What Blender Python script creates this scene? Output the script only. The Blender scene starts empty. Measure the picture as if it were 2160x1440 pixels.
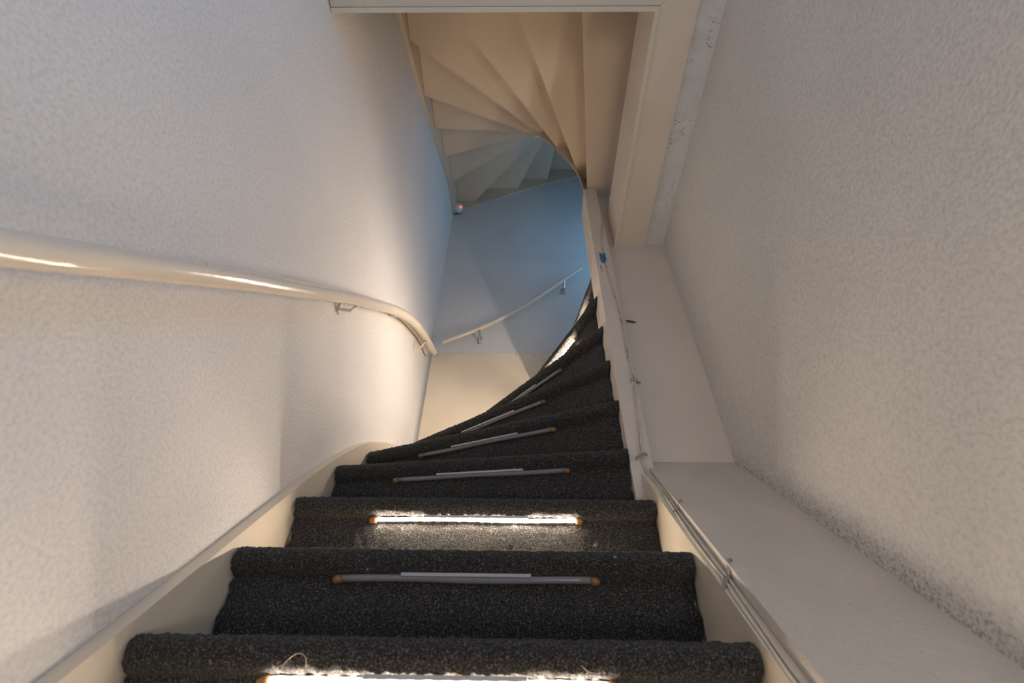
import bpy, bmesh, math, random
import numpy as np
from mathutils import Matrix, Vector

S = bpy.context.scene
COL = S.collection
ZF = 1.02                      # the eye stands about a metre above the hall floor
PI = math.pi
rng = np.random.default_rng(7)
random.seed(7)

# ---------------------------------------------------------------- camera
pitch, yaw, roll, f_px = .755, .021, .020, 1030.0
fw = Vector((-math.sin(yaw)*math.cos(pitch), math.cos(yaw)*math.cos(pitch), math.sin(pitch)))
rt = Vector((math.cos(yaw), math.sin(yaw), 0))
up = rt.cross(fw)
r2 = math.cos(roll)*rt + math.sin(roll)*up
u2 = -math.sin(roll)*rt + math.cos(roll)*up
cd = bpy.data.cameras.new('camera')
cam = bpy.data.objects.new('camera', cd); COL.objects.link(cam)
cam.matrix_world = Matrix(((r2.x, u2.x, -fw.x, 0), (r2.y, u2.y, -fw.y, 0), (r2.z, u2.z, -fw.z, ZF), (0, 0, 0, 1)))
cd.sensor_width = 36; cd.lens = f_px/2160*36; cd.clip_start = .01
cd.dof.use_dof = True; cd.dof.focus_distance = 1.75; cd.dof.aperture_fstop = 4.5
S.camera = cam

# ---------------------------------------------------------------- world, daylight, exposure
w = bpy.data.worlds.new('world'); S.world = w; w.use_nodes = True
w.node_tree.nodes['Background'].inputs[0].default_value = (.55, .72, 1, 1)
w.node_tree.nodes['Background'].inputs[1].default_value = .12
S.view_settings.view_transform = 'Standard'; S.view_settings.look = 'None'
S.view_settings.gamma = 1; S.view_settings.use_curve_mapping = False
S.view_settings.exposure = 0.22

def area(name, loc, target, sx, sy, power, col):
    l = bpy.data.lights.new(name, 'AREA'); l.shape = 'RECTANGLE'; l.size = sx; l.size_y = sy
    l.energy = power; l.color = col
    o = bpy.data.objects.new(name, l); COL.objects.link(o)
    o.location = Vector(loc) + Vector((0, 0, ZF))
    d = Vector(target) - Vector(loc)
    o.rotation_euler = d.to_track_quat('-Z', 'Y').to_euler()
    return o

# daylight through the landing window at the upper right, and through the hall opening behind the viewer
area('daylight_landing', (1.16, 1.9, 3.1), (0.0, 2.1, 3.1), .8, 1.2, 6.5, (.24, .57, 1))
area('daylight_hall', (.62, -.75, 1.15), (-.6, -.75, 1.15), .7, .9, 6.2, (.19, .51, 1))
area('hall_fill', (.45, -.55, -.35), (.0, 1.0, 2.4), .35, .35, 6, (1, .90, .80))  # unseen fill added low behind the viewer to brighten the upper stair's underside

# ---------------------------------------------------------------- materials
def new_mat(name):
    m = bpy.data.materials.new(name); m.use_nodes = True
    nt = m.node_tree; b = nt.nodes['Principled BSDF']
    return m, nt, b

def mat(name, col, rough=.5, bump=0, bscale=60, var=0, vscale=3, metal=0, spec=.5, detail=3, speck=None):
    m, nt, b = new_mat(name)
    N, L = nt.nodes, nt.links
    b.inputs['Roughness'].default_value = rough; b.inputs['Metallic'].default_value = metal
    b.inputs['Specular IOR Level'].default_value = spec
    tc = N.new('ShaderNodeTexCoord')
    c0 = (*col, 1)
    last = None
    if var:
        n = N.new('ShaderNodeTexNoise'); n.inputs['Scale'].default_value = vscale; n.inputs['Detail'].default_value = 6
        L.new(tc.outputs['Object'], n.inputs['Vector'])
        r = N.new('ShaderNodeValToRGB')
        r.color_ramp.elements[0].position = .3; r.color_ramp.elements[1].position = .7
        r.color_ramp.elements[0].color = tuple(c*(1-var) for c in col)+(1,)
        r.color_ramp.elements[1].color = tuple(min(1, c*(1+var*.5)) for c in col)+(1,)
        L.new(n.outputs['Fac'], r.inputs['Fac']); last = r.outputs['Color']
    if speck:
        sc, lo, hi, amt = speck
        n = N.new('ShaderNodeTexNoise'); n.inputs['Scale'].default_value = sc; n.inputs['Detail'].default_value = 2
        L.new(tc.outputs['Object'], n.inputs['Vector'])
        mr = N.new('ShaderNodeMapRange'); mr.inputs[1].default_value = lo; mr.inputs[2].default_value = hi
        mr.inputs[3].default_value = 1-amt; mr.inputs[4].default_value = 1
        L.new(n.outputs['Fac'], mr.inputs[0])
        mx = N.new('ShaderNodeMix'); mx.data_type = 'RGBA'; mx.blend_type = 'MULTIPLY'; mx.inputs[0].default_value = 1
        if last: L.new(last, mx.inputs[6])
        else: mx.inputs[6].default_value = c0
        L.new(mr.outputs[0], mx.inputs[7]); last = mx.outputs[2]
    if last: L.new(last, b.inputs['Base Color'])
    else: b.inputs['Base Color'].default_value = c0
    if bump:
        n = N.new('ShaderNodeTexNoise'); n.inputs['Scale'].default_value = bscale; n.inputs['Detail'].default_value = detail
        L.new(tc.outputs['Object'], n.inputs['Vector'])
        bp = N.new('ShaderNodeBump'); bp.inputs['Strength'].default_value = 1; bp.inputs['Distance'].default_value = bump
        L.new(n.outputs['Fac'], bp.inputs['Height']); L.new(bp.outputs['Normal'], b.inputs['Normal'])
    m['col'] = last is not None
    return m

M = {}
M['stucco'] = mat('stucco', (.76, .73, .70), .9, .0032, 125, .05, 2.2, speck=(140, .28, .60, .14), spec=.2, detail=4)
M['stucco_fine'] = mat('stucco_fine', (.74, .735, .72), .9, .0020, 170, .06, 3, speck=(190, .28, .60, .14), spec=.2, detail=4)
M['board'] = mat('painted_board', (.70, .625, .555), .55, .0006, 120, .05, 4, speck=(300, .28, .40, .12), spec=.3)
M['ledge'] = mat('ledge_paint', (.66, .60, .54), .55, .0008, 90, .09, 5, speck=(260, .30, .42, .15), spec=.3)
M['cream'] = mat('cream_gloss_paint', (.76, .665, .53), .32, .0004, 40, .04, 5)
M['casing'] = mat('cream_casing_paint', (.71, .63, .525), .4, .0005, 70, .04, 5, speck=(220, .26, .36, .15))
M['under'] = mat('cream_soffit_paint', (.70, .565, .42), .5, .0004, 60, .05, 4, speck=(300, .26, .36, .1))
M['rail'] = mat('cream_rail_paint', (.80, .70, .575), .16, .0012, 22, .03, 4, speck=(42, .235, .25, .75))
M['floor'] = mat('hall_floor', (.30, .25, .2), .5, 0, var=.2, vscale=8)
M['ceil_plain'] = mat('ceiling_plaster', (.70, .70, .71), .8, .0014, 60, .10, 14, spec=.2)
def cracked():
    m = mat('ceiling_plaster_flaking', (.70, .70, .71), .8, .0014, 60, .10, 14, spec=.2)
    N, L = m.node_tree.nodes, m.node_tree.links; b = N['Principled BSDF']; src = b.inputs['Base Color'].links[0].from_socket
    tc = N.new('ShaderNodeTexCoord')
    def ramp(scale, lo, hi, det):
        n = N.new('ShaderNodeTexNoise'); n.inputs['Scale'].default_value = scale; n.inputs['Detail'].default_value = det
        L.new(tc.outputs['Object'], n.inputs['Vector']); return n
    n = ramp(26, 0, 0, 6); a = N.new('ShaderNodeMath'); a.operation = 'SUBTRACT'; a.inputs[1].default_value = .5; L.new(n.outputs['Fac'], a.inputs[0])
    ab = N.new('ShaderNodeMath'); ab.operation = 'ABSOLUTE'; L.new(a.outputs[0], ab.inputs[0])
    ln = N.new('ShaderNodeMapRange'); ln.inputs[1].default_value = .004; ln.inputs[2].default_value = .012; ln.inputs[3].default_value = 1; ln.inputs[4].default_value = 0; L.new(ab.outputs[0], ln.inputs[0])
    k = ramp(7, 0, 0, 2); km = N.new('ShaderNodeMapRange'); km.inputs[1].default_value = .53; km.inputs[2].default_value = .60; L.new(k.outputs['Fac'], km.inputs[0])
    mu = N.new('ShaderNodeMath'); mu.operation = 'MULTIPLY'; L.new(ln.outputs[0], mu.inputs[0]); L.new(km.outputs[0], mu.inputs[1])
    mx = N.new('ShaderNodeMix'); mx.data_type = 'RGBA'; L.new(mu.outputs[0], mx.inputs[0]); L.new(src, mx.inputs[6]); mx.inputs[7].default_value = (.30, .27, .25, 1)
    L.new(mx.outputs[2], b.inputs['Base Color']); return m
M['ceil'] = cracked()
M['steel'] = mat('bracket_steel', (.62, .60, .56), .35, metal=.85, var=.15, vscale=60)
M['bracket_paint'] = mat('bracket_paint', (.78, .70, .58), .4, var=.1, vscale=80)
M['rust'] = mat('rust', (.38, .18, .06), .7, var=.3, vscale=150)
M['cable'] = mat('cable_sheath', (.70, .62, .52), .45, var=.12, vscale=30)
M['tape_blue'] = mat('blue_tape', (.035, .17, .36), .6, .0004, 300, .1, 60)
M['tape_grey'] = mat('torn_tape', (.36, .30, .26), .8, .0006, 200, .35, 120)
M['tape_brown'] = mat('brown_tape', (.12, .065, .05), .8, .0006, 200, .3, 150)
M['black'] = mat('black_mark', (.01, .01, .01), .7)
M['sensor'] = mat('sensor_plastic', (.72, .70, .70), .4)
M['dark'] = mat('dark_plastic', (.02, .02, .025), .6)
M['lint'] = mat('lint', (.6, .57, .54), .9)
M['hair'] = mat('loose_thread', (.62, .5, .36), .6)
M['clip'] = mat('clear_clip_plastic', (.42, .42, .45), .35, spec=.6)

def emit(name, col, s):
    m, nt, b = new_mat(name)
    b.inputs['Base Color'].default_value = (*col, 1)
    b.inputs['Emission Color'].default_value = (*col, 1); b.inputs['Emission Strength'].default_value = s
    return m
M['led'] = emit('led_diode', (1, .83, .67), 1000)
M['led_soft'] = emit('led_diode_soft', (1, .83, .67), 620)
M['led_bright'] = emit('led_diode_bright', (1, .83, .67), 3200)
M['red'] = emit('red_indicator', (1, .06, .06), 2.2)
M['diode_off'] = mat('diode_off', (.12, .12, .11), .4)

def clear(name, col, fac, rough):
    m, nt, b = new_mat(name); N, L = nt.nodes, nt.links
    b.inputs['Base Color'].default_value = (*col, 1); b.inputs['Roughness'].default_value = rough
    b.inputs['Specular IOR Level'].default_value = .8
    t = N.new('ShaderNodeBsdfTransparent'); mx = N.new('ShaderNodeMixShader'); mx.inputs[0].default_value = fac
    L.new(t.outputs[0], mx.inputs[1]); L.new(b.outputs[0], mx.inputs[2])
    L.new(mx.outputs[0], N['Material Output'].inputs['Surface'])
    return m
M['tube'] = clear('clear_tube_plastic', (.24, .24, .26), .72, .2)
M['tube_lit'] = clear('clear_tube_plastic_lit', (.6, .6, .6), .08, .3)
M['cap'] = clear('amber_end_cap', (.42, .20, .07), .55, .3)

# carpet: heathered charcoal pile
def carpet():
    m, nt, b = new_mat('charcoal_carpet'); N, L = nt.nodes, nt.links
    tc = N.new('ShaderNodeTexCoord')
    n = N.new('ShaderNodeTexNoise'); n.inputs['Scale'].default_value = 330; n.inputs['Detail'].default_value = 2
    L.new(tc.outputs['Object'], n.inputs['Vector'])
    r = N.new('ShaderNodeValToRGB'); e = r.color_ramp.elements
    e[0].position = .36; e[0].color = (.010, .010, .0095, 1)
    e[1].position = .74; e[1].color = (.17, .155, .14, 1)
    k = e.new(.54); k.color = (.036, .034, .031, 1)
    L.new(n.outputs['Fac'], r.inputs['Fac']); L.new(r.outputs['Color'], b.inputs['Base Color'])
    b.inputs['Roughness'].default_value = 1; b.inputs['Specular IOR Level'].default_value = .1
    b.inputs['Sheen Weight'].default_value = .12; b.inputs['Sheen Roughness'].default_value = .6
    n2 = N.new('ShaderNodeTexNoise'); n2.inputs['Scale'].default_value = 420; n2.inputs['Detail'].default_value = 3
    L.new(tc.outputs['Object'], n2.inputs['Vector'])
    bp = N.new('ShaderNodeBump'); bp.inputs['Distance'].default_value = .004
    L.new(n2.outputs['Fac'], bp.inputs['Height']); L.new(bp.outputs['Normal'], b.inputs['Normal'])
    return m
M['carpet'] = carpet()

# right wall: stucco with a speckled band of dirt above the sloping ledge
def dirty_wall():
    m = mat('stucco_scuffed', (.75, .715, .665), .9, .0032, 125, .05, 2.2, speck=(140, .28, .60, .14), spec=.2, detail=4)
    nt = m.node_tree; N, L = nt.nodes, nt.links; b = N['Principled BSDF']
    src = b.inputs['Base Color'].links[0].from_socket
    g = N.new('ShaderNodeNewGeometry'); sp = N.new('ShaderNodeSeparateXYZ'); L.new(g.outputs['Position'], sp.inputs[0])
    # height above the ledge line z = 1.077 y + c
    a = N.new('ShaderNodeMath'); a.operation = 'MULTIPLY_ADD'; a.inputs[1].default_value = -1.077; a.inputs[2].default_value = -(.738-1.077*1.3+ZF)
    L.new(sp.outputs['Y'], a.inputs[0])
    s = N.new('ShaderNodeMath'); s.operation = 'ADD'; L.new(sp.outputs['Z'], s.inputs[0]); L.new(a.outputs[0], s.inputs[1])
    n = N.new('ShaderNodeTexNoise'); n.inputs['Scale'].default_value = 200; n.inputs['Detail'].default_value = 6
    L.new(g.outputs['Position'], n.inputs['Vector'])
    mr = N.new('ShaderNodeMapRange'); mr.inputs[1].default_value = 0; mr.inputs[2].default_value = .14
    mr.inputs[3].default_value = .56; mr.inputs[4].default_value = .26
    L.new(s.outputs[0], mr.inputs[0])
    d = N.new('ShaderNodeMath'); d.operation = 'SUBTRACT'; L.new(mr.outputs[0], d.inputs[0]); L.new(n.outputs['Fac'], d.inputs[1])
    q = N.new('ShaderNodeMapRange'); q.inputs[1].default_value = -.05; q.inputs[2].default_value = .16; q.inputs[3].default_value = 1; q.inputs[4].default_value = .58
    L.new(d.outputs[0], q.inputs[0])
    mx = N.new('ShaderNodeMix'); mx.data_type = 'RGBA'; mx.blend_type = 'MULTIPLY'; mx.inputs[0].default_value = 1
    L.new(src, mx.inputs[6]); L.new(q.outputs[0], mx.inputs[7]); L.new(mx.outputs[2], b.inputs['Base Color'])
    return m
M['stucco_right'] = dirty_wall()

# ---------------------------------------------------------------- object helpers
def link(name, verts, faces, m, parent=None, smooth=False, base=(0, 0, 0)):
    """one mesh object; vertices are given in place coordinates (eye at the origin)"""
    if parent is not None:
        b = Vector(parent['_base']) if '_base' in parent else Vector(base)
    else:
        b = Vector(base)
    me = bpy.data.meshes.new(name)
    me.from_pydata([tuple(Vector(v)-b) for v in verts], [], faces)
    bm = bmesh.new(); bm.from_mesh(me); bmesh.ops.recalc_face_normals(bm, faces=bm.faces); bm.to_mesh(me); bm.free()
    if smooth:
        me.polygons.foreach_set('use_smooth', [True]*len(me.polygons))
    me.materials.append(m)
    o = bpy.data.objects.new(name, me); COL.objects.link(o)
    if parent is not None:
        o.parent = parent
    else:
        o.location = b + Vector((0, 0, ZF))
    o['_base'] = tuple(b)
    return o

def thing(name, label, cat, base, group=None):
    o = bpy.data.objects.new(name, None); COL.objects.link(o)
    o.empty_display_size = .05
    o.location = Vector(base) + Vector((0, 0, ZF)); o['_base'] = tuple(base)
    tag(o, label, cat, group); return o

def tag(o, label, cat, group=None):
    o['label'] = label; o['category'] = cat
    if group: o['group'] = group
    return o

def struct(o):
    o['kind'] = 'structure'; return o

class MB:
    def __init__(s): s.v = []; s.f = []
    def add(s, v, f):
        n = len(s.v); s.v += [tuple(x) for x in v]; s.f += [tuple(i+n for i in q) for q in f]; return s
    def box(s, a, b):
        x0, y0, z0 = a; x1, y1, z1 = b
        v = [(x0,y0,z0),(x1,y0,z0),(x1,y1,z0),(x0,y1,z0),(x0,y0,z1),(x1,y0,z1),(x1,y1,z1),(x0,y1,z1)]
        return s.add(v, [(0,3,2,1),(4,5,6,7),(0,1,5,4),(1,2,6,5),(2,3,7,6),(3,0,4,7)])
    def prism(s, poly, d):
        """poly: list of 3D points (planar), extruded by vector d"""
        n = len(poly); d = Vector(d)
        v = [Vector(p) for p in poly]; v += [p+d for p in v[:n]]
        f = [tuple(range(n))[::-1], tuple(range(n, 2*n))] + [(i, (i+1) % n, n+(i+1) % n, n+i) for i in range(n)]
        return s.add(v, f)
    def tube(s, pts, r, seg=12, cap=True, squash=1.0):
        pts = [Vector(p) for p in pts]; n = len(pts); rings = []
        rr = r if isinstance(r, (list, tuple)) else [r]*n
        for i, p in enumerate(pts):
            t = (pts[min(i+1, n-1)]-pts[max(i-1, 0)]).normalized()
            a = t.cross(Vector((0, 0, 1)))
            if a.length < 1e-4: a = Vector((1, 0, 0))
            a.normalize(); b = a.cross(t)
            rings.append([p + a*math.cos(2*PI*k/seg)*rr[i] + b*math.sin(2*PI*k/seg)*rr[i]*squash for k in range(seg)])
        v = [q for rg in rings for q in rg]; f = []
        for i in range(n-1):
            for k in range(seg):
                f.append((i*seg+k, i*seg+(k+1) % seg, (i+1)*seg+(k+1) % seg, (i+1)*seg+k))
        if cap:
            f.append(tuple(range(seg))[::-1]); f.append(tuple((n-1)*seg+k for k in range(seg)))
        return s.add(v, f)
    def build(s, name, m, parent=None, smooth=False, base=(0, 0, 0)):
        return link(name, s.v, s.f, m, parent, smooth, base)

def spline(pts, n=8):
    P = [Vector(p) for p in pts]; P = [2*P[0]-P[1]] + P + [2*P[-1]-P[-2]]; out = []
    for i in range(1, len(P)-2):
        for k in range(n):
            t = k/n; a, b, c, d = P[i-1], P[i], P[i+1], P[i+2]
            out.append(.5*((2*b)+(c-a)*t+(2*a-5*b+4*c-d)*t*t+(3*b-a-3*c+d)*t**3))
    out.append(P[-2]); return out

# ---------------------------------------------------------------- the setting
XL, XR, YF, YP, ZC = -.60, .638, 2.40, 1.30, 1.82
ZB, ZT, YB, XE = -ZF, 5.0, -1.7, 1.9
struct(MB().box((XL-.1, YB-.1, ZB-.1), (XE, YF+.1, ZB)).build('floor', M['floor']))
struct(MB().box((XL-.1, YB, ZB), (XL, YF, ZT)).build('wall_left', M['stucco']))
# right wall, with the hall opening beside the viewer's back left free
mb = MB(); mb.box((XR, -.45, ZB), (XR+.1, YP+.1, ZC+.3)); mb.box((XR, YB, ZB), (XR+.1, -1.45, ZC+.3)); mb.box((XR, -1.45, 1.65), (XR+.1, -.45, ZC+.3))
struct(mb.build('wall_right', M['stucco_right']))
struct(MB().box((XL-.1, YF, ZB), (XE, YF+.1, ZT)).build('wall_far', M['stucco_fine']))
struct(MB().box((XL-.1, YB-.1, ZB), (XR+.1, YB, ZC+.3)).build('wall_back', M['stucco_fine']))
struct(MB().box((.386, YP, ZB), (XR, YP+.06, 2.22)).build('wall_middle', M['board']))
mb = MB(); mb.box((XL, YB, ZC), (XR, .392, ZC+.25)); mb.box((.431, .392, ZC), (XR, YP, ZC+.25))
struct(mb.build('ceiling', M['ceil']))
struct(MB().box((XL, .0, ZT), (XE, YF, ZT+.1)).build('ceiling_stairwell', M['ceil']))
struct(MB().box((.46, YP+.06, 1.82), (XE, YF, 2.08)).build('floor_landing', M['floor']))
struct(MB().box((XL, -.08, 2.10), (XE, .0, ZT)).build('wall_stairwell_near', M['stucco_fine']))
# casing boards round the ceiling opening, mitred, and the lining boards inside it
zc0 = 1.804
mb = MB()
mb.prism([(XL+.003, .27, zc0), (XL+.003, .392, zc0), (.43, .392, zc0), (.551, .27, zc0)], (0, 0, ZC-zc0))
struct(mb.build('trim_1', M['casing']))
mb = MB()
mb.prism([(.4312, .392, zc0), (.431, YP, zc0), (.551, YP, zc0), (.551, .2712, zc0)], (0, 0, ZC-zc0))
struct(mb.build('trim_2', M['casing']))
struct(MB().box((XL+.003, .393, zc0-.006), (.416, .407, 2.05)).build('trim_3', M['casing']))
struct(MB().box((.416, .393, zc0-.006), (.4302, YP, 2.05)).build('trim_4', M['casing']))
# bead along the lining's lower edge
# sloping boxed ledge between the stair string and the right wall
K = 1.077
def zl(y): return .738+K*(y-1.3)
mb = MB(); mb.prism([(.373, -.4, zl(-.4)), (.373, YP, zl(YP)), (.373, YP, zl(YP)-.5), (.373, -.4, zl(-.4)-.5)], (XR-.373, 0, 0))
struct(mb.build('trim_5', M['ledge']))

# landing wall with the window that lets the blue daylight in
struct(MB().box((1.2, YP+.06, 2.08), (1.3, YF, ZT)).build('wall_landing', M['stucco_fine']))
mb = MB()
for a, b in (((1.15, 1.42, 2.46), (1.199, 1.49, 3.74)), ((1.15, 2.31, 2.46), (1.199, 2.38, 3.74)), ((1.15, 1.42, 2.42), (1.199, 2.38, 2.49)), ((1.15, 1.42, 3.71), (1.199, 2.38, 3.78))): mb.box(a, b)
struct(mb.build('window_1', M['casing']))

# ---------------------------------------------------------------- lower staircase
RISE, RUN, Y0, Z0 = .195, .181, .81, .150
SXL, SXR = -.5645, .3415
stairs = thing('winder_staircase', 'carpeted winder staircase climbing away and turning right between stucco walls', 'staircase', (-.12, -.3, ZB))

# nosing lines: (inner point, unit vector towards the outer end)
def nose(n):
    z = Z0+n*RISE
    if n <= 2: return (Vector((SXR, Y0+n*RUN, z)), Vector((-1, 0, 0)))
    tab = {3: (1.249, 7.5), 4: (1.274, 21.1), 5: (1.299, 35.7), 6: (1.323, 50.3), 7: (1.341, 65.4), 8: (1.372, 80), 9: (1.42, 95), 10: (1.47, 110)}
    y, a = tab[n]; a = math.radians(a)
    x = .318 if n < 8 else {8: .326, 9: .345, 10: .40}[n]
    return (Vector((x, y, z)), Vector((-math.cos(a), math.sin(a), 0)))

def ends(n, u, clr=0.0):
    """end points of the line parallel to nosing n, set back u behind it"""
    p, d = nose(n); nb = Vector((-d.y, d.x, 0)); nb = nb if nb.dot(Vector((0, 1, 0))) > 0 or n > 8 else -nb
    if n >= 8: nb = Vector((d.y, -d.x, 0))
    if n < 8 and nb.y < 0: nb = -nb
    q = p + nb*u
    if n < 8:
        t0 = (q.x-p.x)/d.x*-1 if abs(d.x) > 1e-6 else 0
        a = q + d*t0
    else: a = q
    c = []
    if d.x < -1e-6: c.append((SXL-clr-a.x)/d.x)
    if d.y > 1e-6: c.append((2.375+clr-a.y)/d.y)
    return a, a+d*min(c), nb

PROFILE = []                    # carpet outline: (set-back u, height relative to nosing centre)
for k in range(13):
    t = k/12; PROFILE.append((.031, -.175+t*(.175-.030)))
PROFILE += [(.029, -.0265)]
for k in range(15):
    a = -PI*.5 - k/14*PI
    PROFILE.append((.025+.025*math.cos(a), .001+.025*math.sin(a)))
PROFILE += [(.05, .026), (.08, .026)]

def carpet_mesh(n, parent, fine=True):
    p, d = nose(n); prof = PROFILE
    a0, b0, nb = ends(n, 0)
    nl = max(8, int((b0-a0).length/(.0065 if fine else .05)))
    V = []; rows = []
    for layer in (0, 1):
        for (u, h) in prof:
            uu = u + (.007 if layer else 0); hh = h - (.007 if layer and u > .035 else 0)
            a, b, _ = ends(n, uu)
            for i in range(nl+1):
                t = i/nl; q = a.lerp(b, t)
                j = rng.normal(0, .0011, 3) if fine and layer == 0 else (0, 0, 0)
                wv = .0022*math.sin(t*17+n*2.1)+.0015*math.sin(t*41+n) if u > .03 and h < -.03 else 0
                e = (.0035*math.sin(h*90+n) if h < -.03 else 0)
                en = d*e*(1 if i == 0 else -1 if i == nl else 0)
                V.append(Vector((q.x+j[0], q.y+j[1], p.z+hh+j[2])) + nb*wv + en)
    F = []; m = len(prof); w1 = nl+1
    for i in range(m-1):
        for k in range(nl):
            F.append((i*w1+k, i*w1+k+1, (i+1)*w1+k+1, (i+1)*w1+k))
            o = m*w1; F.append((o+i*w1+k, o+(i+1)*w1+k, o+(i+1)*w1+k+1, o+i*w1+k+1))
        o = m*w1
        F.append((i*w1, (i+1)*w1, o+(i+1)*w1, o+i*w1)); F.append((i*w1+nl, o+i*w1+nl, o+(i+1)*w1+nl, (i+1)*w1+nl))
    o = m*w1
    for k in range(nl):
        F.append((k, o+k, o+k+1, k+1)); q = (m-1)*w1; F.append((q+k, q+k+1, o+q+k+1, o+q+k))
    return link('carpet', V, F, M['carpet'], parent, smooth=True)

NMIN, NMAX = -5, 10
for n in range(NMIN, NMAX+1):
    p, d = nose(n)
    # wooden tread and riser inside the carpet
    mb = MB()
    a, b, nb = ends(n, .012, .003); z = p.z
    if n < NMAX:
        a2, b2, _ = ends(n+1, .045, .003)
    else:
        a2, b2 = a+Vector((.3, .2, 0)), b+Vector((.3, 0, 0))
    poly = [(a.x, a.y, z-.018), (b.x, b.y, z-.018)]
    if n in (5, 6) and b.x < -.5 and b2.x > b.x+.02 and b.y < 2.3: poly.append((SXL-.003, 2.38, z-.018))
    poly += [(b2.x, b2.y, z-.018), (a2.x, a2.y, z-.018)]
    mb.prism(poly, (0, 0, .034))
    ra, rb, _ = ends(n, .040, .003)
    mb.prism([(ra.x, ra.y, z-RISE), (rb.x, rb.y, z-RISE), (rb.x, rb.y, z-.02), (ra.x, ra.y, z-.02)], nb*.014)
    st = mb.build('step', M['cream'], stairs)
    c = carpet_mesh(n, st, n >= 0)

# left (outer) string against the left wall
def curve_board(pts, x0, x1, depth, name, m, parent):
    mb = MB(); P = spline(pts, 6)
    poly = [(x0, q.y, q.z) for q in P] + [(x0, q.y, q.z-depth) for q in reversed(P)]
    n = len(P)
    v = [(x0, q.y, q.z) for q in P]+[(x0, q.y, q.z-depth) for q in P]+[(x1, q.y, q.z) for q in P]+[(x1, q.y, q.z-depth) for q in P]
    f = []
    for i in range(n-1):
        f += [(i, i+1, n+i+1, n+i), (2*n+i, 3*n+i, 3*n+i+1, 2*n+i+1), (i, 2*n+i, 2*n+i+1, i+1), (n+i, n+i+1, 3*n+i+1, 3*n+i)]
    f += [(0, n, 3*n, 2*n), (n-1, 3*n-1, 4*n-1, 2*n-1)]
    mb.add(v, f); return mb.build(name, m, parent)
zs = lambda y: .400+1.083*(y-1.005)
lp = [(0, y, zs(y)) for y in (-.35, 0, .4, .7, .95, 1.16)] + [(0, 1.263, .677), (0, 1.417, .824), (0, 1.588, .968), (0, 1.742, 1.068), (0, 1.887, 1.15), (0, 2.12, 1.27), (0, 2.398, 1.40)]
curve_board(lp, XL+.001, -.571, .42, 'outer_string', M['cream'], stairs)
# tall string board on the far wall
o = MB().box((-.57, 2.384, .6), (.7, 2.399, 2.135)).build('far_string', M['cream'], stairs)
for x in (-.535, -.02, .10):
    mb = MB(); mb.tube([(x, 2.3838, 2.118), (x, 2.3815, 2.118)], .004, 10)
    sc = mb.build('screw_head', M['rust'], o)
# right string beside the ledge
sr = [(0, y, .39+1.11*(y-1.0)) for y in (-.35, 0, .4, .8, 1.05, 1.262)]
curve_board(sr, .3465, .3725, .40, 'inner_string', M['cream'], stairs)
# newel post and the curved inner string round which the winders turn
mb = MB(); mb.box((.3195, 1.262, -.1), (.384, 1.355, 1.938)); mb.box((.319, 1.2615, 1.941), (.379, 1.355, 2.24))
nw = mb.build('newel_post', M['board'], stairs)
mb = MB(); mb.box((.3205, 1.3605, -.1), (.46, 1.41, 2.24))
mb.build('newel_core', M['cream'], stairs)

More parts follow.
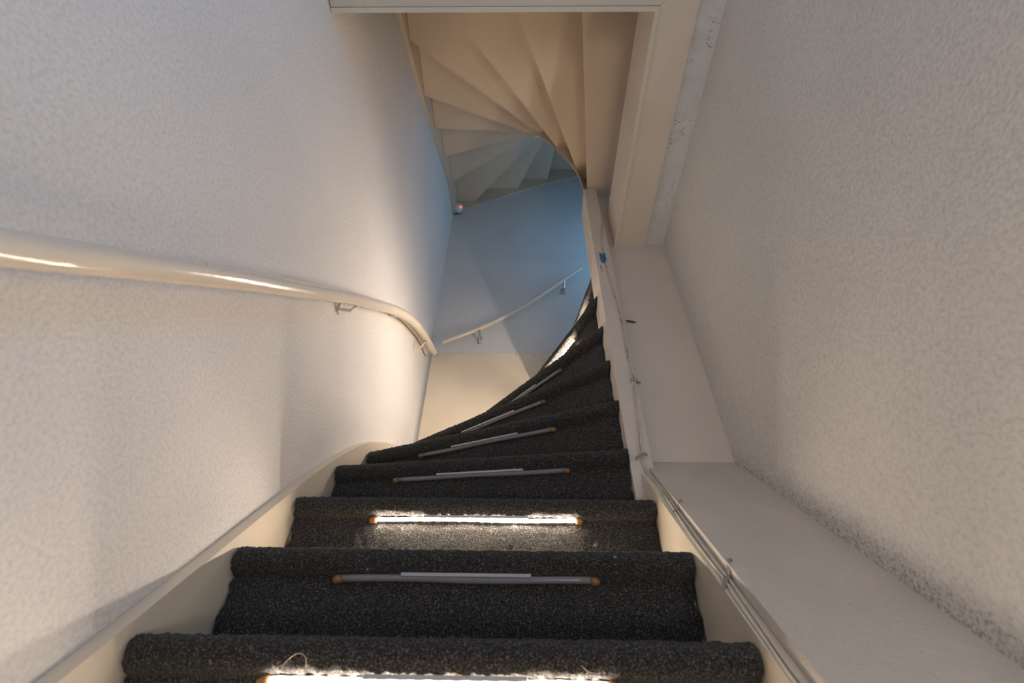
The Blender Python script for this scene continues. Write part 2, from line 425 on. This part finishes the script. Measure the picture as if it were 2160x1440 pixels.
# ---------------------------------------------------------------- rope lights under the nosings
def rope_light(n, lit, t0, t1, label, base_z=-.0305, sag=0.0):
    p, d = nose(n); a, b, nb = ends(n, .0205 if n == 7 else .0215)
    z = p.z+base_z-(.010 if n == 7 else .030 if n == 8 else 0)
    # positions measured along x from the left
    def at(x):
        t = (x-a.x)/d.x if abs(d.x) > .2 else 0
        return a+d*t
    A = at(t0) if n < 7 else a+d*t0; B = at(t1) if n < 7 else a+d*t1
    A.z = z; B.z = z
    T = thing('rope_light', label, 'light strip', tuple((A+B)/2), 'rope lights under the stair nosings')
    out = -nb
    pts = []
    for i in range(17):
        t = i/16; q = A.lerp(B, t); q.z += .004*(math.sin(PI*t)*sag) + .0012*math.sin(t*9+n); pts.append(q)
    L = (B-A).normalized()
    MB().tube(pts, .0072, 14).build('tube', M['tube_lit' if lit else 'tube'], T, smooth=True)
    mb = MB()
    nd = 18
    for i in range(nd):
        t = (i+.5)/nd; k = min(15, int(t*16)); q = pts[k].lerp(pts[k+1], t*16-k)
        e = .0046 if i % 2 else .0032
        fn = (out + Vector((0, 0, -.45 if n != 7 else 0))).normalized(); sd = fn.cross(L).normalized()
        if sd.z < 0: sd = -sd
        v = [q + L*e*sx + fn*(.001+.0012*o1) + sd*.0026*w_ for sx in (-1, 1) for (o1, w_) in ((0, -1), (1, -1), (1, 1), (0, 1))]
        mb.add(v, [(0, 1, 2, 3), (7, 6, 5, 4), (0, 4, 5, 1), (1, 5, 6, 2), (2, 6, 7, 3), (3, 7, 4, 0)])
    bd = MB(); fn = (out + Vector((0, 0, -.45 if n != 7 else 0))).normalized(); sd = fn.cross(L).normalized()
    if sd.z < 0: sd = -sd
    for i in range(16):
        q0, q1 = pts[i], pts[i+1]
        bd.prism([q0-sd*.004, q1-sd*.004, q1+sd*.0055, q0+sd*.0055], fn*.0006)
    bd.build('diode_shield', M['clip'], T)  # opaque backing added to keep diode light off the carpet roll above
    ds = mb.build('diode_strip', M[('led_bright' if n == 8 else 'led_soft' if n == 0 else 'led') if lit else 'diode_off'], T)
    if lit: ds['label'] = 'glowing white diodes'
    for s, (e0, e1) in enumerate(((pts[0], pts[0]-L*.016), (pts[-1], pts[-1]+L*.016))):
        e1 = e1+Vector((0, 0, -.004))+out*.001
        c = MB().tube([e0, e0.lerp(e1, .5), e1], [.0078, .0082, .005], 12).build('end_cap', M['cap'], T, smooth=True)
        c['label'] = 'amber end cap'
    # clear mounting channel behind the middle
    c0 = A.lerp(B, .24); c1 = A.lerp(B, .76 if n != 0 else .72); mb = MB()
    for s in ((c0, c1),):
        q0, q1 = s; h0 = Vector((0, 0, .002)); h1 = Vector((0, 0, .0082))
        poly = [q0+h0, q1+h0, q1+h1, q0+h1]
        mb.prism([x+out*.0076 for x in poly], out*.0022)
    mb.build('mounting_channel', M['clip'], T)
    return T

rope_light(0, True, .128, -.352, 'lit rope light under the nearest stair nosing, at the photo bottom edge')
rope_light(1, False, .142, -.346, 'unlit rope light with clear clip, directly below the lit strip of the third step')
rope_light(2, True, .143, -.355, 'fully visible glowing white rope light across the third carpeted step')
rope_light(3, False, .133, -.365, 'unlit rope light with bright orange left end, just above the fully visible glowing strip')
rope_light(4, False, .107, -.345, 'unlit tilted rope light with orange right tip on the first strongly fanned step')
rope_light(5, False, .085, -.33, 'unlit slanting rope light below the cream panel, middle of the three on the fanned steps')
rope_light(6, False, .163, -.20, 'unlit steep rope light half hidden by carpet, shortest and highest of the unlit ones')
rope_light(7, True, .18, .60, 'small glowing rope light visible high up on the turning steps, below the far handrail')
rope_light(8, True, .16, .62, 'mostly hidden glowing rope light making the topmost carpeted riser shine beside the newel post')

# ---------------------------------------------------------------- upper staircase (seen from below)
ups = thing('upper_winder_staircase', 'cream underside of the next winder staircase fanning overhead', 'staircase', (.37, 1.42, 2.1))
UL = {0: (.40, 1.33, -52), 1: (.346, 1.325, -97.5), 2: (.295, 1.262, -113.8), 3: (.205, 1.243, -129.3), 4: (.114, 1.253, -144.8), 5: (.080, 1.346, -160), 6: (.078, 1.415, -177.8),
      7: (.088, 1.516, 165.7), 8: (.137, 1.597, 150.1), 9: (.190, 1.654, 132.8), 10: (.248, 1.722, 116.1), 11: (.346, 1.772, 100), 12: (.46, 1.79, 85)}
UZT = {0: 2.05, 1: 2.25, 2: 2.45, 3: 2.65, 4: 2.85, 5: 3.05, 6: 3.27, 7: 3.52, 8: 3.78, 9: 4.02, 10: 4.24, 11: 4.42, 12: 4.62, 13: 4.82}
UZ = lambda k: UZT[k]
for k in UL:
    x, y, a = UL[k]; q = UZT[k]/(2.25+.2*(k-1)); UL[k] = (x*q, y*q, a)
RX0, RX1, RY0, RY1 = -.572, 1.0, .02, 2.385

def clip(poly, p, nrm):
    out = []
    for i in range(len(poly)):
        a, b = poly[i], poly[(i+1) % len(poly)]
        da = (a[0]-p[0])*nrm[0]+(a[1]-p[1])*nrm[1]; db = (b[0]-p[0])*nrm[0]+(b[1]-p[1])*nrm[1]
        if da >= 0: out.append(a)
        if da*db < 0:
            t = da/(da-db); out.append((a[0]+t*(b[0]-a[0]), a[1]+t*(b[1]-a[1])))
    return out

for k in range(1, 13):
    x0, y0, a0 = UL[k-1]; x1, y1, a1 = UL[k]
    d0 = (math.cos(math.radians(a0)), math.sin(math.radians(a0))); d1 = (math.cos(math.radians(a1)), math.sin(math.radians(a1)))
    # climbing turns clockwise: "ahead" of a line is to the right of its outward direction
    n0 = (d0[1], -d0[0]); n1 = (-d1[1], d1[0])
    poly = [(RX0, RY0), (RX1, RY0), (RX1, RY1), (RX0, RY1)]
    poly = clip(poly, (x0-n0[0]*.025, y0-n0[1]*.025), n0)
    poly = clip(poly, (x1, y1), n1)
    ch = (x1-x0, y1-y0); nn = (-ch[1], ch[0])
    mid = ((x0+x1)/2, (y0+y1)/2); outd = (d0[0]+d1[0], d0[1]+d1[1])
    if nn[0]*outd[0]+nn[1]*outd[1] < 0: nn = (-nn[0], -nn[1])
    poly = clip(poly, mid, nn)
    if len(poly) < 3: continue
    mb = MB(); z = UZ(k)
    mb.prism([(q[0], q[1], z) for q in poly], (0, 0, .032))
    # riser standing on the rear of this tread
    def far(x, y, d):
        c = []
        if d[0] < -1e-6: c.append((RX0-x)/d[0])
        if d[0] > 1e-6: c.append((RX1-x)/d[0])
        if d[1] > 1e-6: c.append((RY1-y)/d[1])
        if d[1] < -1e-6: c.append((RY0-y)/d[1])
        t = min(c); return (x+d[0]*t, y+d[1]*t)
    e = far(x1, y1, d1); s = .012
    A = (x1+n1[0]*s, y1+n1[1]*s); B = (e[0]+n1[0]*s, e[1]+n1[1]*s)
    mb.prism([(A[0], A[1], z+.03), (B[0], B[1], z+.03), (B[0], B[1], UZ(k+1)+.001), (A[0], A[1], UZ(k+1)+.001)], (n1[0]*.014, n1[1]*.014, 0))
    mb.build('step', M['under'], ups)
# inner string: ribbon following the well
ip = spline([(UL[k][0], UL[k][1], UZ(k)) for k in range(0, 13)], 6)
V = []; n = len(ip)
for q in ip:
    c = Vector((.37, 1.45, 0)); t = (Vector((q.x, q.y, 0))-c); t.normalize()
    i0 = Vector((q.x, q.y, 0))+t*.004; i1 = Vector((q.x, q.y, 0))-t*.016
    V += [(i0.x, i0.y, q.z-.035), (i1.x, i1.y, q.z-.035), (i1.x, i1.y, q.z+.34), (i0.x, i0.y, q.z+.34)]
F = []
for i in range(n-1):
    for k in range(4): F.append((4*i+k, 4*i+(k+1) % 4, 4*i+4+(k+1) % 4, 4*i+4+k))
F += [(0, 3, 2, 1), (4*n-4, 4*n-3, 4*n-2, 4*n-1)]
link('inner_string', V, F, M['under'], ups, smooth=False)
# outer string on the left wall and on the far wall
op = [(0, y, z-.03) for y, z in ((.05, 2.46), (.4, 2.64), (.768, 2.846), (1.108, 3.046), (1.396, 3.266), (1.72, 3.51), (2.05, 3.73), (2.384, 3.84))]
P = spline(op, 5); V = []; n = len(P)
for q in P:
    V += [(-.574, q.y, q.z), (XL+.001, q.y, q.z+.004), (XL+.001, q.y, q.z+.36), (-.574, q.y, q.z+.36)]
F = [(4*i+k, 4*i+(k+1) % 4, 4*i+4+(k+1) % 4, 4*i+4+k) for i in range(n-1) for k in range(4)] + [(0, 3, 2, 1), (4*n-4, 4*n-3, 4*n-2, 4*n-1)]
link('outer_string', V, F, M['under'], ups)
P = [(-.574, 3.82), (-.40, 3.95), (-.034, 4.185), (.24, 4.345), (.549, 4.48), (1.2, 4.80)]; V = []; n = len(P)
for x, z in P: V += [(x, 2.386, z), (x, 2.399, z+.005), (x, 2.399, min(z+.4, 4.98)), (x, 2.386, min(z+.4, 4.98))]
F = [(4*i+k, 4*i+(k+1) % 4, 4*i+4+(k+1) % 4, 4*i+4+k) for i in range(n-1) for k in range(4)] + [(0, 3, 2, 1), (4*n-4, 4*n-3, 4*n-2, 4*n-1)]
link('far_string', V, F, M['under'], ups)

# ---------------------------------------------------------------- handrails
def handrail(name, label, pts, r, base, brackets, m, wall):
    T = thing(name, label, 'handrail', base)
    P = spline(pts, 8)
    # rounded ends
    d0 = (P[0]-P[1]).normalized(); d1 = (P[-1]-P[-2]).normalized()
    P2 = [P[0]+d0*r*.45, P[0]+d0*r*.3]+P+[P[-1]+d1*r*.3, P[-1]+d1*r*.45]
    R = [r*.5, r*.86]+[r]*len(P)+[r*.86, r*.5]
    MB().tube(P2, R, 20).build('rail', M['rail'], T, smooth=True)
    for (wp, rp) in brackets:
        wp = Vector(wp); rp = Vector(rp)
        mb = MB()
        if wall == 'left':
            mb.box((XL+.0005, wp.y-.008, wp.z-.03), (XL+.006, wp.y+.008, wp.z+.035))
            a = Vector((XL+.006, wp.y, wp.z-.012)); kx = Vector((XL+.04, wp.y+.004, wp.z-.014))
        else:
            mb.box((wp.x-.012, YF-.006, wp.z-.035), (wp.x+.012, YF-.0005, wp.z+.03))
            a = Vector((wp.x, YF-.006, wp.z-.01)); kx = Vector((wp.x, YF-.045, wp.z-.012))
        br = mb.build('bracket', M['bracket_paint' if wall == 'left' else 'steel'], T)
        e = rp+Vector((0, 0, -r*.82))
        mb = MB(); mb.tube([a, kx, e.lerp(kx, .15), e], .0052 if wall == 'left' else .008, 8)
        am = mb.build('bracket_arm', M['bracket_paint' if wall == 'left' else 'steel'], br)
        t = (P[min(range(len(P)), key=lambda i: (P[i]-rp).length)+1 if min(range(len(P)), key=lambda i: (P[i]-rp).length) < len(P)-1 else -1]-rp)
        t = Vector((pts[-1][0]-pts[0][0], pts[-1][1]-pts[0][1], pts[-1][2]-pts[0][2])).normalized()
        mb = MB(); mb.tube([e-t*.02, e+t*.02], [.0065, .0065], 8, squash=.5)
        mb.build('bracket_saddle', M['rust' if wall == 'left' else 'steel'], br)
    return T
xr_ = -.542
lpts = [(xr_, y, z) for y, z in ((-.35, -.24), (.0, .105), (.3, .413), (.43, .549), (.61, .735), (.843, .968), (1.013, 1.14), (1.23, 1.345), (1.494, 1.585), (1.726, 1.762), (2.0, 1.925), (2.3, 2.065))]
HR = handrail('handrail', 'long cream tubular handrail running along the left wall and bending at its end', lpts, .021, (xr_, 1.0, 1.1),
         [((XL, 1.10, 1.19), (xr_, 1.115, 1.235)), ((XL, 2.03, 1.88), (xr_, 2.05, 1.945))], M['rail'], 'left')
# slim backing bar between the bent end of the left rail and the wall
MB().tube(spline([(-.585, 1.54, 1.62), (-.586, 1.675, 1.738), (-.586, 1.84, 1.843), (-.586, 2.0, 1.935), (-.586, 2.14, 2.0), (-.586, 2.30, 2.05)], 6), .0125, 14).build('backing_bar', M['rail'], HR, smooth=True)
fp = [(-.505, 2.335, 2.185), (-.291, 2.335, 2.302), (-.111, 2.335, 2.422), (.055, 2.335, 2.558), (.261, 2.335, 2.76), (.466, 2.335, 2.966)]
handrail('handrail', 'short cream handrail on the far wall slanting up to the right', fp, .0135, (0, 2.335, 2.5),
         [((-.268, YF, 2.27), (-.27, 2.335, 2.315)), ((.325, YF, 2.775), (.33, 2.335, 2.83))], M['rail'], 'far')

# ---------------------------------------------------------------- cables taped along the ledge and newel
def zsr(y): return .39+1.11*(y-1.0)
def cable(pts, label, r):
    P = spline(pts, 6)
    o = MB().tube(P, r, 8).build('cable', M['cable'], None, True, base=tuple(P[len(P)//2]))
    tag(o, label, 'cable', 'thin cables along the right string'); return o
def sp(x, y, e=.004): return (x, y, zsr(y)+e)
yn = 1.2585
ca = [sp(.353, .55), sp(.352, .70), sp(.351, .76), sp(.3525, .80), sp(.353, .86), sp(.357, .90), sp(.356, .94), sp(.354, 1.0), sp(.357, 1.06), sp(.360, 1.10), sp(.362, 1.15), sp(.366, 1.20), (.360, 1.245, .668),
      (.3545, yn, .71), (.352, yn, .76), (.360, yn, .83), (.366, yn, .91), (.371, yn, 1.02), (.370, yn, 1.12), (.372, yn, 1.30), (.366, yn, 1.42), (.360, yn, 1.52), (.352, yn, 1.63), (.350, yn, 1.70), (.356, yn, 1.80), (.368, yn, 1.90), (.374, yn, 1.945)]
cb = [(p[0]+.0085+.002*math.sin(i*1.9), p[1], p[2]) if i < 12 else (p[0]+.0055+.0012*math.sin(i*2.3), p[1], p[2]) for i, p in enumerate(ca)]
cb = [(min(x, .370) if i < 12 else min(x, .3835), y, z) for i, (x, y, z) in enumerate(cb)]
cable(ca, 'thin beige cable nearer the stairs, running along the string and up the newel', .0023)
cable(cb, 'thin beige cable nearer the right wall, lying against the ledge edge', .0023)

def patch(name, poly, thick, m, label, cat, nrm, group=None):
    mb = MB(); n = Vector(nrm).normalized()
    mb.prism([Vector(p) for p in poly], n*thick)
    o = mb.build(name, m, None, base=tuple(poly[0])); tag(o, label, cat, group); return o

yt = 1.2555
patch('tape_piece', [(.337, yt, 1.705), (.349, yt, 1.690), (.361, yt, 1.703), (.3615, yt, 1.655), (.350, yt, 1.629), (.340, yt, 1.645)], .001, M['tape_blue'],
      'small blue piece of masking tape holding the cables at the newel top', 'tape', (0, -1, 0))
patch('tape_scrap', [(.402, 1.2985, 1.337), (.43, 1.2985, 1.332), (.442, 1.2985, 1.324), (.430, 1.2985, 1.321), (.408, 1.2985, 1.326)], .0015, M['tape_brown'],
      'dark brown torn scrap alone on the cream panel right of the cables', 'tape', (0, -1, 0))
def strap(pts, wd, label, m='tape_grey'):
    """torn tape band bridging over the cables; pts along the band, wd vector of its width"""
    wd = Vector(wd); mb = MB(); P = [Vector(p) for p in pts]; v = []; n = len(P)
    k = (P[-1]-P[0]).cross(wd).normalized()*.0008
    for i, p in enumerate(P):
        w_ = wd*(.55+.45*math.sin(i*2.2+1)**2) if i in (0, n-1) else wd
        v += [p-w_*.5, p+w_*.5, p+w_*.5+k, p-w_*.5+k]
    f = [(4*i+j, 4*i+(j+1) % 4, 4*i+4+(j+1) % 4, 4*i+4+j) for i in range(n-1) for j in range(4)]+[(0, 3, 2, 1), (4*n-4, 4*n-3, 4*n-2, 4*n-1)]
    mb.add(v, f); o = mb.build('tape_strap', M[m], None, base=tuple(pts[0])); tag(o, label, 'tape', 'torn grey tape straps over the cables')
strap([(.364, yt, 1.010), (.374, yt-.003, 1.013), (.384, yt-.002, 1.010), (.396, 1.2975, 1.036), (.409, 1.298, 1.034)], (.0, 0, .012), 'torn grey tape strap on the cables beside the middle of the cream panel')
strap([(.336, yt, .722), (.345, yt-.001, .727), (.354, yt-.004, .732), (.364, yt-.003, .736), (.372, yt-.0, .735)], (.002, 0, .011), 'torn grey tape strap where the cables turn onto the newel')
def sst(y, tilt, label, wd):
    g = 1.11
    pts = [(.3465, y+tilt, zsr(y+tilt)+.0012), (.352, y+tilt*.6, zsr(y+tilt*.6)+.0075), (.360, y, zsr(y)+.0085), (.369, y-tilt*.6, zsr(y-tilt*.6)+.009), (.376, y-tilt, zl(y-tilt)+.002), (.386, y-tilt*1.3, zl(y-tilt*1.3)+.0015)]
    strap(pts, (0, wd/1.49, wd*1.11/1.49), label)
sst(1.085, -.010, 'thin frayed tape strap across the cables near the ledge top', .006)
sst(.898, -.012, 'broad grey tape strap across the cables on the string nearest the viewer', .012)

mb = MB(); mb.prism([(.3325, 1.2612, 1.622), (.3345, 1.2612, 1.622), (.3365, 1.2612, 1.596), (.3345, 1.2612, 1.594)], (0, -.0004, 0)); mb.prism([(.335, 1.2612, 1.589), (.338, 1.2612, 1.589), (.3375, 1.2612, 1.584), (.3352, 1.2612, 1.584)], (0, -.0004, 0))
o = mb.build('paint_chip_mark', M['black'], nw)

# ---------------------------------------------------------------- motion sensor in the far corner
T = thing('motion_sensor', 'small white motion sensor with red light in the far upper corner', 'sensor', (-.55, 2.37, 3.80))
def lathe(c, axis, prof, seg=24):
    ax = Vector(axis).normalized(); a = ax.cross(Vector((0, 0, 1))).normalized(); b = ax.cross(a); v = []; c = Vector(c)
    for (h, r) in prof:
        for k in range(seg): v.append(c+ax*h+(a*math.cos(2*PI*k/seg)+b*math.sin(2*PI*k/seg))*r)
    f = [(i*seg+k, i*seg+(k+1) % seg, (i+1)*seg+(k+1) % seg, (i+1)*seg+k) for i in range(len(prof)-1) for k in range(seg)]
    f += [tuple(range(seg))[::-1], tuple((len(prof)-1)*seg+k for k in range(seg))]
    return MB().add(v, f)
ax = Vector((.35, -.85, -.45)).normalized(); c0 = Vector((-.560, 2.372, 3.850))
lathe(c0-ax*.02, ax, [(0, .036), (.025, .036), (.028, .030)]).build('mounting_base', M['dark'], T)
lathe(c0+ax*.010, ax, [(0, .040), (.006, .044), (.02, .045), (.032, .042), (.042, .034), (.05, .02), (.053, .004)]).build('housing', M['sensor'], T, smooth=True)
lathe(c0+ax*.055+Vector((.016, 0, -.004)), ax, [(0, .011), (.003, .010), (.005, .005)]).build('indicator_light', M['red'], T, smooth=True)

# ---------------------------------------------------------------- lint and threads on the carpet
def lint(p, r, label):
    mb = MB()
    for k in range(14):
        a = Vector(p)+Vector(rng.normal(0, r*.3, 3)); b = a+Vector(rng.normal(0, r*.7, 3)); c = b+Vector(rng.normal(0, r*.5, 3))
        mb.tube([a, b, c], .00025, 5)
    o = mb.build('lint_tuft', M['lint'], None, base=tuple(p)); tag(o, label, 'lint')
lint((.152, .985, .374), .0028, 'tiny pale lint tuft on the second step edge, below the glowing strip end')
lint((.19, .9895, .352), .0028, 'tiny pale lint tuft on the front of the second step, nearer the right string')
def thread(pts, label, r=.00035):
    P = spline(pts, 6); o = MB().tube(P, r, 6).build('loose_thread', M['hair'], None, True, base=tuple(pts[0])); tag(o, label, 'thread')
thread([(-.330, .802, .122), (-.322, .796, .136), (-.308, .794, .146), (-.296, .796, .142), (-.293, .799, .130)], 'pale curled thread above the left end of the nearest lit strip')
thread([(.088, .799, .138), (.096, .797, .131), (.106, .798, .129), (.114, .800, .130)], 'pale short thread above the right end of the nearest lit strip')
for o in list(bpy.data.objects):
    if '_base' in o: del o['_base']
